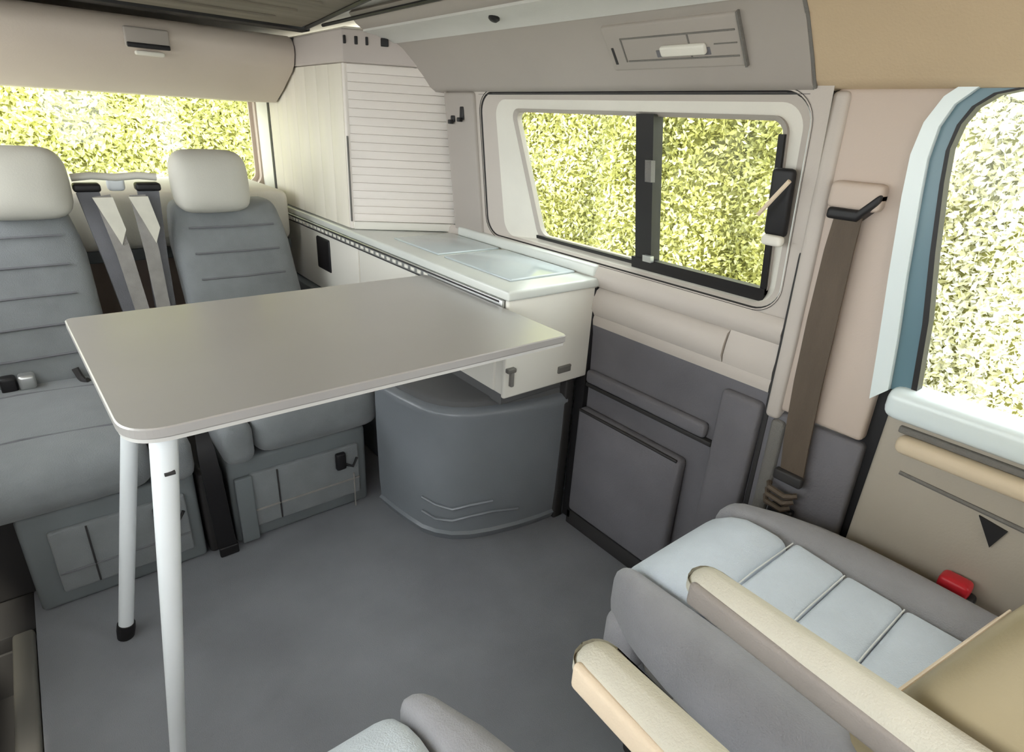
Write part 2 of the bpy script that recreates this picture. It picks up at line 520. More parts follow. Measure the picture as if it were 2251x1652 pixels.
def frame_band(name, a_, b_, x, m, t=0.02):
    r0 = [(FX(z, x), y, z) for y, z in a_]
    r1 = [(FX(z, x), y, z) for y, z in b_]
    rings = [r0, r1, [(p[0] + t, p[1], p[2]) for p in r1], [(p[0] + t, p[1], p[2]) for p in r0], r0]
    return loft(name, rings, m, DR, False, False)
frame_band('painted_frame', F_OUT, F_MID, 1.074, 'body_paint')
frame_band('inner_frame', F_MID, mixc(F_MID, F_INN, 0.80), 1.086, 'door_frame')
frame_band('window_seal', mixc(F_MID, F_INN, 0.78), F_INN, 1.083, 'rubber', 0.024)
ga = F_INN
link('pane', [(FX(z, 1.096), y, z) for y, z in ga] + [(1.096, -0.55, 0.70), (1.096, 0.24, 0.70)],
     [tuple(range(len(ga) + 2))], 'glass', DR, False)
rbox('door_ledge', (1.062, -0.55, 0.695), (1.135, 0.292, 0.752), 0.020, 'body_paint', DR, n=3)
rbox('door_panel', (1.092, -0.55, 0.02), (1.135, 0.288, 0.715), 0.012, 'door_panel', DR, n=3)
rbox('armrest_strip', (1.066, -0.55, 0.640), (1.10, 0.258, 0.672), 0.014, 'door_arm', DR, n=3)
rbox('armrest_groove', (1.084, -0.55, 0.672), (1.10, 0.262, 0.684), 0.003, 'seat_side', DR)
tube('panel_crease', [(1.092, 0.24, 0.600), (1.090, 0.05, 0.590), (1.09, -0.5, 0.585)], 0.004, 'seat_side', DR, n=6)
tri = [(0.118, 0.585), (0.078, 0.578), (0.090, 0.540)]
loft('door_catch', [[(1.088, y, z) for y, z in tri], [(1.096, y, z) for y, z in tri]], 'black', DR, True, True, False)

# roof side rail over the side window
RAIL = [(1.105, 1.197), (1.062, 1.200), (1.048, 1.212), (1.030, 1.240), (1.000, 1.278), (0.972, 1.312), (0.950, 1.330), (0.905, 1.345), (0.86, 1.350), (0.84, 1.362), (0.82, 1.385)]
T3 = struct_root('trim_3', (1.0, 1.2, 1.2), 'long grey overhead side moulding above the sliding window', 'trim')
shell_y('rail_moulding', RAIL, 0.535, 1.80, 'rail_grey', T3, 0.012)
shell_y('rail_lip', [(0.955, 1.3295), (0.940, 1.338), (0.905, 1.347), (0.862, 1.352)], 0.54, 1.80, 'roof_grey', T3, 0.008, (-1, -1))
shell_y('shadow_joint', [(1.100, 1.1945), (1.064, 1.1965)], 0.54, 1.50, 'seat_trim', T3, 0.003, (0, -1))
T4 = struct_root('trim_4', (1.0, 0.0, 1.2), 'tan overhead moulding above the front door', 'trim')
CABR = [(1.105, 1.200), (1.066, 1.203), (1.052, 1.215), (1.032, 1.243), (0.985, 1.300), (0.945, 1.335), (0.88, 1.360), (0.72, 1.372)]
shell_y('cab_moulding', CABR, -0.6, 0.530, 'cab_beige', T4, 0.012)
shell_y('moulding_joint', [(1.06, 1.201), (1.03, 1.241), (0.99, 1.292), (0.95, 1.330)], 0.530, 0.536, 'seat_side', T4, 0.006)

# ceiling
CE = struct_root('ceiling', (0.3, 1.0, 1.40), 'pale grey roof lining with raised roof edge', 'ceiling')
board('roof_lining', (-0.5, 0.30, 1.392), (1.0, 2.95, 1.41), 'roof_grey', CE)
board('cab_lining', (-0.5, -0.6, 1.372), (0.80, 0.53, 1.39), 'cab_beige', CE)
# camper console: lamp and switch unit set on the rail
def rail_frame(y, s):
    """matrix: local x along +Y, local y up the sloping rail face, local z into the cabin"""
    a = Vector((1.030, y, 1.240)); b = Vector((0.972, y, 1.312))
    up = (b - a).normalized()
    nrm = Vector((0, 1, 0)).cross(up).normalized()
    if nrm.x > 0:
        nrm = -nrm
    p = a + up * s
    return Matrix(((0, up.x, nrm.x, p.x), (1, up.y, nrm.y, p.y), (0, up.z, nrm.z, p.z), (0, 0, 0, 1)))
LC = thing('lamp_console', 'grey overhead lamp console with a sliding switch above the side window', 'lamp', (1.01, 0.8, 1.26))
F0 = rail_frame(0.80, 0.043)
rbox('plate', (-0.155, -0.046, -0.006), (0.155, 0.048, 0.006), 0.006, 'rail_grey', LC, M=F0)
for lo_, hi_ in (((-0.146, 0.020, 0.004), (0.11, 0.023, 0.0075)), ((-0.146, -0.026, 0.004), (0.105, -0.023, 0.0075)),
                 ((-0.05, 0.02, 0.004), (-0.047, -0.026, 0.0075)), ((0.108, -0.026, 0.004), (0.111, 0.023, 0.0075)),
                 ((-0.146, -0.002, 0.004), (-0.10, 0.0, 0.0075)), ((-0.157, -0.046, 0.0), (-0.153, 0.05, 0.008))):
    l2 = tuple(min(a, b) for a, b in zip(lo_, hi_)); h2 = tuple(max(a, b) for a, b in zip(lo_, hi_))
    board('panel_line', l2, h2, 'seat_side', LC, 0.0005, F0)
rbox('switch_slot', (-0.09, -0.020, 0.004), (0.03, -0.006, 0.0072), 0.001, 'wall_dark', LC, M=F0)
sw = rbox('switch', (-0.085, -0.016, 0.005), (0.015, 0.004, 0.016), 0.005, 'mattress', LC, M=F0)
rbox('indicator', (0.135, -0.03, 0.004), (0.141, 0.005, 0.0075), 0.001, 'seat_trim', LC, M=F0)

# rear wall and tailgate window
WB = struct_root('wall_rear', (0.3, 2.95, 0.0), 'beige tailgate lining around the rear window', 'wall')
rear_o = rr(-0.46, 1.23, 0.0, 1.41, 0.002)
rear_i = rr(-0.40, 0.865, 0.80, 1.20, 0.05)
loft('tailgate_lining', [[(x, 2.92, z) for x, z in rear_o], [(x, 2.92, z) for x, z in rear_i], [(x, 2.97, z) for x, z in rear_i], [(x, 2.97, z) for x, z in rear_o]], 'pillar_beige', WB, True, False)
W2 = struct_root('window_2', (0.23, 2.96, 0.8), 'wide rear tailgate window looking onto yellow-green bushes', 'window')
ri = rr(-0.385, 0.85, 0.815, 1.185, 0.045)
loft('window_seal', [[(x, 2.955, z) for x, z in rear_i], [(x, 2.955, z) for x, z in ri], [(x, 2.967, z) for x, z in ri], [(x, 2.967, z) for x, z in rear_i]], 'pillar_beige', W2, True, False)
loft('pane', [[(x, 2.960, z) for x, z in ri], [(x, 2.964, z) for x, z in ri]], 'glass', W2, True, True, False)
T5 = rbox('trim_5', (0.872, 2.62, 0.78), (0.905, 2.93, 1.36), 0.012, 'mattress')
struct(T5, 'narrow white pillar strip beside the rear window', 'trim')

# left wall with the open sliding door and a rear quarter window
WL = struct_root('wall_left', (-0.47, 1.5, 0.0), 'left side wall with the closed sliding door', 'wall')
board('rear_quarter', (-0.50, 1.62, 0.0), (-0.47, 2.95, 0.80), 'beige_trim', WL)
board('rear_pillar', (-0.50, 2.70, 0.80), (-0.47, 2.95, 1.40), 'beige_trim', WL)
DL = struct_root('door_2', (-0.48, 1.0, 0.0), 'closed sliding door with its window', 'door')
board('door_lining', (-0.50, 0.52, -0.19), (-0.47, 1.50, 0.76), 'beige_trim', DL)
board('door_header', (-0.50, 0.52, 1.24), (-0.47, 1.50, 1.33), 'beige_trim', DL)
link('pane', [(-0.485, 0.52, 0.76), (-0.485, 1.50, 0.76), (-0.485, 1.50, 1.24), (-0.485, 0.52, 1.24)], [(0, 1, 2, 3)], 'glass', DL, False)
board('door_pillar', (-0.50, 1.50, -0.19), (-0.47, 1.64, 1.40), 'beige_trim', WL)
board('roof_rail', (-0.50, -0.6, 1.32), (-0.44, 2.95, 1.40), 'beige_trim', WL)
board('front_pillar', (-0.50, 0.42, -0.19), (-0.47, 0.52, 1.40), 'beige_trim', WL)

board('cab_door', (-0.50, -0.75, -0.04), (-0.47, 0.42, 0.74), 'beige_trim', WL)  # unseen cab door panel, added to cut daylight from the front left
WF = struct_root('wall_front', (0.3, -0.75, 0.0), 'unseen dashboard wall below the windscreen, added to limit front daylight', 'wall')  # out of view; added so less daylight enters from the front
board('dashboard', (-0.50, -0.80, -0.04), (1.14, -0.62, 0.72), 'seat_trim', WF)
board('windscreen_header', (-0.50, -0.66, 1.24), (1.14, -0.60, 1.39), 'beige_trim', WF)

# ---------------------------------------------------------------- kitchen unit
XK, YK = 0.820, 1.020
K = thing('kitchen_cabinet', 'white side kitchen cabinet with plain end panel under the window', 'cabinet', (1.0, 1.5, 0.0))
rbox('body', (XK, YK, 0.500), (1.135, 2.60, 0.748), 0.006, 'kitchen_white', K)
rbox('lower_body', (0.79, 1.53, 0.0), (1.135, 2.60, 0.498), 0.006, 'bench_box', K)
rbox('end_panel', (XK - 0.006, YK - 0.014, 0.497), (1.112, YK, 0.748), 0.006, 'kitchen_white', K)
board('panel_gap', (1.098, YK - 0.016, 0.02), (1.118, YK + 0.02, 0.745), 'black', K)
rbox('table_bracket', (XK + 0.008, YK - 0.024, 0.530), (XK + 0.018, YK - 0.012, 0.575), 0.003, 'seat_side', K)
rbox('bracket_cap', (XK - 0.004, YK - 0.026, 0.568), (XK + 0.022, YK - 0.012, 0.580), 0.003, 'sill', K)
rbox('vent_slot', (0.990, YK - 0.020, 0.528), (1.035, YK - 0.013, 0.548), 0.003, 'sill', K)
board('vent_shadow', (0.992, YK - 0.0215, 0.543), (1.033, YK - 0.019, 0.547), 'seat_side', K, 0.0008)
rbox('belt_slot', (XK - 0.012, 2.04, 0.585), (XK + 0.004, 2.16, 0.705), 0.010, 'black', K)
for y0, y1 in ((1.05, 1.42), (1.43, 1.80), (1.81, 2.2)):
    rbox('front_panel', (XK - 0.006, y0, 0.505), (XK + 0.006, y1, 0.722), 0.004, 'kitchen_white', K)

KW = thing('kitchen_worktop', 'pale glossy worktop with flush glass lids and ribbed front rail', 'worktop', (1.0, 1.5, 0.748))
rbox('slab', (XK - 0.012, YK - 0.022, 0.748), (1.140, 2.62, 0.772), 0.006, 'worktop', KW)
rbox('glass_lid', (0.870, 1.07, 0.7715), (1.085, 1.37, 0.7775), 0.003, 'lid_glass', KW)
rbox('glass_lid', (0.870, 1.40, 0.7715), (1.085, 1.66, 0.7775), 0.003, 'lid_glass', KW)
rbox('rear_upstand', (1.092, YK - 0.01, 0.772), (1.128, 1.64, 0.802), 0.008, 'worktop', KW)
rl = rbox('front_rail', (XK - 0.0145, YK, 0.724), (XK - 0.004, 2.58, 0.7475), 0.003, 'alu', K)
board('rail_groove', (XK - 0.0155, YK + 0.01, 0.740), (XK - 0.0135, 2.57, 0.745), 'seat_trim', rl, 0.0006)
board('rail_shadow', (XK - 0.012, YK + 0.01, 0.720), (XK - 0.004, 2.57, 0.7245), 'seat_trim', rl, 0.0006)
rib0 = None
for i in range(34):
    y = 1.36 + i * 0.036
    if rib0 is None:
        rib0 = rbox('rail_rib', (XK - 0.0165, -0.010, 0.728), (XK - 0.013, 0.010, 0.738), 0.002, 'kitchen_white', rl, n=1, steps=1)
        rb = rib0
    else:
        rb = rib0.copy(); COL.objects.link(rb); rb.parent = rl
    rb.location = (0, y, 0)

# curved dark box under the kitchen end
SB = thing('storage_box', 'dark grey storage box with rounded corner under the kitchen end', 'box', (0.9, 1.25, 0.0))
def box_ring(k):
    ctrl = [(1.085, 1.052), (1.02, 1.056), (0.94, 1.068), (0.86, 1.088), (0.80, 1.110), (0.755, 1.138), (0.722, 1.175), (0.702, 1.215), (0.69, 1.27), (0.682, 1.32), (0.676, 1.37), (0.67, 1.422)]
    c = (1.0, 1.43)
    pts = []
    for x, y in ctrl:
        d = Vector((c[0] - x, c[1] - y)).normalized() * k
        pts.append((x + d.x, y + d.y))
    return pts + [(0.80, 1.425), (1.085, 1.425)]
rings = []
for z, k in ((0.0, 0.012), (0.025, 0.0), (0.032, 0.008), (0.10, 0.004), (0.30, 0.0), (0.395, 0.0), (0.408, -0.004), (0.418, 0.0), (0.425, 0.012)):
    rings.append([(x, y, z) for x, y in box_ring(k)])
loft('shell', rings, 'box_dark', SB)
lid = loft('lid', [[(x, y, z) for x, y in box_ring(k)] for z, k in ((0.4255, 0.022), (0.440, 0.024), (0.448, 0.034))], 'box_lid', SB)
rbox('wall_strip', (1.075, 1.050, 0.0), (1.110, 1.425, 0.470), 0.006, 'seat_trim', SB)
rbox('neck', (0.86, 1.075, 0.44), (1.09, 1.42, 0.495), 0.006, 'box_lid', SB)
tube('embossed_line', [(p[0], p[1] - 0.002, 0.085 + 0.012 * math.sin(i * 1.3)) for i, p in enumerate(box_ring(0.0)[2:8])], 0.004, 'box_dark', SB, n=6)
tube('embossed_line', [(p[0], p[1] - 0.002, 0.125 + 0.010 * math.sin(i * 1.7 + 1)) for i, p in enumerate(box_ring(0.0)[3:8])], 0.004, 'box_dark', SB, n=6)

# wardrobe with shutter slats
YW = 1.855
skew = lambda v: (v.x, v.y - 0.57 * max(0.0, v.x - 0.834) * max(0.0, (2.60 - v.y) / 0.745), v.z)
WD = thing('wardrobe', 'tall cream wardrobe with slatted shutter on the kitchen worktop', 'wardrobe', (1.0, 2.2, 0.775))
rbox('carcass', (XK + 0.012, YW + 0.014, 0.774), (1.125, 2.60, 1.36), 0.006, 'wardrobe_side', WD, fn=skew)
nsl = 19
z0, z1 = 0.800, 1.262
for i in range(nsl):
    a = z0 + (z1 - z0) * i / nsl; b = z0 + (z1 - z0) * (i + 1) / nsl
    rbox('shutter_slat', (XK + 0.010, YW + 0.001 * ((i * 7) % 3), a + 0.0002), (1.12, YW + 0.016, b - 0.0002), 0.0016, 'wardrobe', WD, n=1, steps=1, fn=skew)
board('bottom_rail', (XK + 0.008, YW - 0.004, 0.774), (1.12, YW + 0.014, 0.799), 'kitchen_white', WD, fn=skew)
nv = 7
y0, y1 = YW + 0.020, 2.58
for i in range(nv):
    a = y0 + (y1 - y0) * i / nv; b = y0 + (y1 - y0) * (i + 1) / nv
    rbox('side_slat', (XK, a + 0.0002, 0.776), (XK + 0.014, b - 0.0002, 1.262), 0.0018, 'wardrobe_side', WD, n=1, steps=1)
rbox('corner_post', (XK, YW + 0.002, 0.776), (XK + 0.014, YW + 0.019, 1.264), 0.004, 'wardrobe', WD)
board('corner_gap', (XK - 0.0015, YW - 0.001, 0.80), (XK + 0.0035, YW + 0.004, 1.06), 'seat_side', WD, 0.0005)
board('rear_gap', (XK - 0.002, 2.575, 0.80), (XK + 0.012, 2.60, 1.18), 'seat_trim', WD, 0.001)
bd = rbox('top_band', (XK - 0.004, YW - 0.006, 1.264), (1.125, 2.60, 1.352), 0.006, 'wardrobe_band', WD, fn=skew)
for x_, w_ in ((0.823, 0.006), (0.853, 0.008), (0.880, 0.006), (0.925, 0.018)):
    rbox('hook', (x_ - w_ / 2, YW - 0.014, 1.312), (x_ + w_ / 2, YW - 0.004, 1.334), 0.002, 'black', bd, n=1, fn=skew)

# wall pillar between wardrobe and window, with its two small hooks
T6 = rbox('trim_6', (0, 1.515, 0.775), (0.04, 1.672, 1.20), 0.010, 'rail_grey', fn=lambda v: (v.x + WX(v.z) - 0.010, v.y, v.z))
struct(T6, 'narrow grey-brown wall pillar between wardrobe and window', 'trim')
for nm, y_, zz, hh in (('tall', 1.575, 1.125, 0.036), ('short', 1.625, 1.118, 0.018)):
    HK = thing('curtain_hook', 'taller black curtain hook on the pillar, nearer the window' if nm == 'tall' else 'shorter black curtain hook on the pillar, nearer the wardrobe', 'hook', (WX(zz) - 0.012, y_, zz), 'curtain hooks on the pillar')
    x_ = WX(zz) - 0.012
    rbox('plate', (x_ - 0.004, y_ - 0.010, zz), (x_ + 0.006, y_ + 0.010, zz + hh), 0.003, 'black', HK, n=1)
    rbox('peg', (x_ - 0.016, y_ - 0.007, zz - 0.006), (x_ - 0.002, y_ + 0.007, zz + 0.006), 0.003, 'black', HK, n=1)

# rear overhead locker
LK = thing('overhead_locker', 'long beige overhead locker with recessed handle above the rear window', 'locker', (0.2, 2.45, 1.15))
prof = [(2.485, 1.148), (2.46, 1.150), (2.37, 1.190), (2.262, 1.248), (2.238, 1.268), (2.226, 1.300), (2.228, 1.322), (2.245, 1.345), (2.28, 1.356), (2.80, 1.356), (2.80, 1.148)]
prism_x('body', prof, -0.44, XK - 0.009, 'locker', LK)
hd = rbox('handle', (0.315, 2.212, 1.268), (0.432, 2.232, 1.322), 0.006, 'rail_grey', LK)
rbox('handle_slot', (0.318, 2.207, 1.268), (0.430, 2.216, 1.281), 0.003, 'black', hd, n=1)
rbox('handle_lip', (0.338, 2.218, 1.250), (0.415, 2.245, 1.262), 0.005, 'mattress', hd, n=1)
board('end_joint', (XK - 0.009, 2.233, 1.16), (XK - 0.0055, 2.50, 1.35), 'seat_trim', LK, 0.0008, fn=lambda v: (v.x, v.y + (0.23 * max(0, 1.262 - v.z) / 0.114 if v.y < 2.4 else 0), v.z))

# folded roof bed above the rear
RB = thing('roof_bed', 'grey-brown roof bed board stowed under the ceiling at the rear', 'bed', (0.2, 1.9, 1.37))
def bed_fn(v):
    return (v.x + (0.10 * (v.y - 2.05) / 0.8 if v.x > 0.4 else 0), v.y, v.z)
board('board_panel', (-0.44, 1.30, 1.368), (0.79, 2.10, 1.386), 'bed_panel', RB, 0.003, fn=bed_fn)
board('locker_gap_strip', (-0.44, 2.12, 1.362), (0.83, 2.19, 1.388), 'black', RB)  # black strip in place of the dark gap in front of the locker
for i in range(4):
    y = 1.42 + i * 0.17
    board('bed_slat', (-0.42, y, 1.362), (0.66, y + 0.07, 1.370), 'bed_panel', RB)
tube('edge_strap', [(0.802, 2.08, 1.366), (0.75, 1.75, 1.366), (0.70, 1.42, 1.366)], 0.006, 'black', RB, n=6)
tube('edge_cord', [(0.832, 2.02, 1.372), (0.825, 1.7, 1.372), (0.82, 1.30, 1.372)], 0.005, 'black', RB, n=6)
tube('knob', [(0.905, 1.22, 1.350), (0.903, 1.22, 1.342), (0.902, 1.22, 1.334), (0.901, 1.22, 1.330)], [0.008, 0.013, 0.013, 0.008], 'black', T3, n=12)

# ---------------------------------------------------------------- table
TB = thing('folding_table', 'grey rectangular camper table hung from the kitchen on two white legs', 'table', (0.4, 1.07, 0.0))
def rounded_poly(pts, rads, n=12):
    out = []
    N = len(pts)
    for i in range(N):
        p = Vector(pts[i]); a = Vector(pts[i - 1]); b = Vector(pts[(i + 1) % N])
        da = (a - p).normalized(); db = (b - p).normalized(); r_ = rads[i]
        for k in range(n + 1):
            t = k / n
            q0 = p + da * r_ ; q1 = p + db * r_
            q = (1 - t) ** 2 * q0 + 2 * t * (1 - t) * p + t * t * q1
            out.append((q.x, q.y))
    return out
tp = rounded_poly([(0.006, 1.352), (0.030, 0.792), (0.800, 0.792), (0.8025, 1.352)], [0.015, 0.06, 0.012, 0.012])
prism_z('table_top', tp, 0.719, 0.735, 'table_top', TB, 0.002)
tp2 = [(0.40 + (x - 0.40) * 0.994, 1.07 + (y - 1.07) * 0.992) for x, y in tp]
prism_z('table_edge', tp2, 0.713, 0.719, 'table_edge', TB)
for y_, r0, r1 in ((0.850, 0.0185, 0.0115), (1.286, 0.0165, 0.0150)):
    a = Vector((0.104 if y_ > 1 else 0.082, y_, 0.713)); b = Vector((-0.028 if y_ > 1 else -0.004, y_, 0.022))
    lg = tube('leg', [a + (b - a) * t for t in (0, 0.25, 0.5, 0.75, 1)], [r0 + (r1 - r0) * t for t in (0, .25, .5, .75, 1)], 'white_metal', TB, n=20)
    e = a + (b - a) * 1.032
    tube('foot', [b - (b - a) * 0.02, b, e], [r1 + 0.003, r1 + 0.004, r1 + 0.002], 'black', lg, n=16)
    rbox('leg_socket', (a.x - 0.03, y_ - 0.026, 0.700), (a.x + 0.03, y_ + 0.026, 0.7135), 0.005, 'seat_side', lg, n=1)
    if y_ < 1:
        c = a + (b - a) * 0.10
        rbox('catch', (c.x - 0.004, c.y - r0 - 0.002, c.z - 0.003), (c.x + 0.010, c.y - r0 + 0.006, c.z + 0.002), 0.001, 'seat_trim', lg, n=1)
tube('stay', [(0.108, 0.86, 0.712), (0.086, 0.852, 0.672)], 0.004, 'alu', TB, n=8)

# ---------------------------------------------------------------- rear bench seats
def rear_seat(name, label, x0, x1, hx0, hx1, base_x0, base_x1, drawer):
    bf_ = 0
    S = thing(name, label, 'seat', ((x0 + x1) / 2, 1.75, 0.0), 'rear bench seats')
    lean = lambda v: (v.x, v.y + 0.22 * (v.z - 0.40) / 0.42, v.z)
    bk = rbox('backrest', (x0, 1.95, 0.37), (x1, 2.07, 0.835), 0.035, 'bench_fabric', S, n=8, bulge=(0, 0.02, 0),
              fn=lambda v: lean(((v.x - (x0 + x1) / 2) * (1 - 0.10 * max(0, v.z - 0.72) / 0.1) + (x0 + x1) / 2, v.y, v.z)
                                if False else Vector(((v.x - (x0 + x1) / 2) * (1 - 0.10 * max(0, v.z - 0.72) / 0.1) + (x0 + x1) / 2, v.y, v.z))))
    for k in range(5):
        z = 0.46 + 0.075 * k
        y = 1.95 + 0.22 * (z - 0.40) / 0.42 - 0.020
        tube('seam', [(x0 + 0.05, y + 0.006, z), ((x0 + x1) / 2, y - 0.002, z), (x1 - 0.05, y + 0.006, z)], 0.0035, 'bench_side', bk, n=6)
    hr = rbox('headrest', (hx0, 2.10, 0.808), (hx1, 2.20, 0.990), 0.040, 'headrest', S, n=6, bulge=(0.006, 0.016, 0.006),
              fn=lambda v: ((v.x - (hx0 + hx1) / 2) * (1.0 - 0.55 * max(0, v.z - 0.93)) + (hx0 + hx1) / 2, v.y + 0.10 * (v.z - 0.82), v.z))
    for xx in (hx0 + 0.06, hx1 - 0.06):
        tube('headrest_post', [(xx, 2.20, 0.87), (xx, 2.21, 0.79)], 0.006, 'alu', hr, n=8)
    rbox('seat_cushion', (x0, 1.44, 0.265), (x1, 2.00, 0.385), 0.045, 'bench_fabric', S, n=8, bulge=(0, 0.012, 0.022))
    for yy in (1.58, 1.72, 1.86):
        tube('cushion_seam', [(x0 + 0.05, yy, 0.392), ((x0 + x1) / 2, yy, 0.402), (x1 - 0.05, yy, 0.392)], 0.003, 'bench_side', S, n=6)
    bx = rbox('base_box', (base_x0, 1.47, 0.0), (base_x1, 1.98, 0.262), 0.012, 'bench_box', S)
    fr = rbox('drawer_front', (base_x0 + 0.05, 1.456, 0.045), (base_x1 - 0.03, 1.472, 0.215), 0.006, 'bench_fabric', S)
    board('drawer_joint', (base_x0 + 0.052, 1.453, 0.098), (base_x1 - 0.032, 1.457, 0.103), 'belt_grey' if drawer else 'bench_side', fr, 0.0008)
    board('drawer_joint', (base_x0 + 0.12, 1.453, 0.05), (base_x0 + 0.124, 1.457, 0.21), 'seat_trim', fr, 0.0008)
    hb = rbox('drawer_latch', (base_x1 - 0.105, 1.440, 0.150), (base_x1 - 0.075, 1.458, 0.205), 0.006, 'black', fr, n=1)
    tube('latch_cord', [(base_x1 - 0.078, 1.446, 0.165), (base_x1 - 0.055, 1.445, 0.150), (base_x1 - 0.04, 1.447, 0.175)], 0.004, 'black', fr, n=6)
    if drawer:
        rbox('corner_block', (base_x0 + 0.01, 1.448, 0.01), (base_x0 + 0.055, 1.462, 0.215), 0.004, 'bench_box', S, n=1)
        board('side_joint', (base_x1 - 0.052, 1.452, 0.0), (base_x1 - 0.048, 1.456, 0.12), 'belt_grey', S, 0.0008)
    return S
SR = rear_seat('bench_seat', 'grey fabric rear seat with pale headrest beside the kitchen cabinet', 0.335, 0.700, 0.365, 0.585, 0.262, 0.655, True)
SL = rear_seat('bench_seat', 'grey fabric rear seat with pale headrest at the left edge', -0.36, 0.105, -0.12, 0.098, -0.175, 0.185, False)
# wider front lips of the two cushions, visible under the table
rbox('cushion_lip', (0.255, 1.43, 0.262), (0.335, 1.92, 0.378), 0.030, 'bench_fabric', SR, n=3)
rbox('cushion_lip', (0.105, 1.43, 0.262), (0.190, 1.92, 0.378), 0.030, 'bench_fabric', SL, n=3)
rbox('seat_gap_shade', (-0.36, 1.56, 0.0), (-0.178, 1.90, 0.262), 0.01, 'seat_trim', SL, n=1)  # dark sheet standing in for the shaded gap under the seat
rbox('recline_lever', (-0.16, 1.905, 0.385), (-0.125, 1.94, 0.435), 0.008, 'black', SL, n=1)
rbox('lever_cover', (-0.122, 1.90, 0.395), (-0.085, 1.94, 0.435), 0.008, 'alu', SL, n=1)
tube('strap_loop', [(0.005, 1.93, 0.425), (0.012, 1.92, 0.40), (0.02, 1.90, 0.390), (0.028, 1.895, 0.396)], 0.009, 'seat_trim', SL, n=8)
# black strip painted in for the dark gap between the seat boxes
GP = thing('seat_box_gap', 'black strip standing in for the dark gap between the two rear seat boxes', 'dark gap', (0.222, 1.45, 0.0))
ribbon('webbing', [(0.218, 1.46, 0.372), (0.216, 1.428, 0.33), (0.222, 1.432, 0.20), (0.228, 1.44, 0.06), (0.232, 1.442, 0.004)], (1, 0, 0), [0.03, 0.04, 0.045, 0.045, 0.045], 0.006, 'black', GP)  # black ribbon drawn as the dark of the gap, not a belt
rbox('gap_strip_end', (0.208, 1.434, 0.0), (0.256, 1.450, 0.03), 0.004, 'black', GP, n=1)
rbox('gap_filler', (0.192, 1.47, 0.0), (0.252, 1.9, 0.25), 0.01, 'seat_trim', GP, n=1)

# mattress and belts behind the seats
MT = thing('rear_mattress', 'white mattress lying behind the rear seats under the window', 'mattress', (0.2, 2.6, 0.6))
rbox('pad', (-0.44, 2.34, 0.66), (0.785, 2.90, 0.845), 0.03, 'mattress', MT, n=4, bulge=(0, 0, 0.01))
rbox('under_board', (-0.44, 2.36, 0.62), (0.785, 2.90, 0.66), 0.004, 'bench_box', MT, n=1)
def rear_belt(label, x_top, x_mid, x_bot, gx):
    B = thing('rear_belt', label, 'seat belt', (x_mid, 2.1, 0.4), 'belts between the rear headrests')
    rbox('belt_guide', (gx - 0.034, 2.15, 0.872), (gx + 0.034, 2.20, 0.896), 0.008, 'black', B, n=1)
    ribbon('upright', [(gx, 2.18, 0.872), (gx + (x_bot - gx) * 0.4, 2.14, 0.66), (gx + (x_bot - gx) * 0.8, 2.06, 0.40)], (1, 0, 0), [0.056, 0.056, 0.056], 0.03, 'bench_side', B)
    ribbon('webbing', [(x_top, 2.13, 0.865), (x_mid, 2.10, 0.70), (x_bot, 2.02, 0.42)], (1, 0, 0), [0.042, 0.040, 0.036], 0.004, 'belt_grey', B)
    tp_ = [(x_top - 0.026, 0.862), (x_top + 0.024, 0.862), (x_top + 0.040, 0.77), (x_top + 0.022, 0.725), (x_top - 0.004, 0.80)]
    loft('pale_flap', [[(x, 2.105 + 0.1 * (z - 0.8), z) for x, z in tp_], [(x, 2.113 + 0.1 * (z - 0.8), z) for x, z in tp_]], 'belt_pale', B, True, True, False)
    return B
rear_belt('rear belt with pale flap hanging beside the left headrest', 0.172, 0.195, 0.215, 0.142)
rear_belt('rear belt with pale flap hanging beside the right headrest', 0.262, 0.268, 0.262, 0.298)
HB = thing('belt_bar', 'pale bar joining the belt guides between the rear headrests', 'bar', (0.23, 2.19, 0.88))
tube('bar', [(0.11, 2.20, 0.909), (0.16, 2.20, 0.914), (0.22, 2.20, 0.909), (0.28, 2.20, 0.914), (0.33, 2.20, 0.909)], 0.011, 'mattress', HB, n=10)
rbox('clip', (0.196, 2.20, 0.868), (0.244, 2.225, 0.912), 0.012, 'white_metal', HB, n=2)

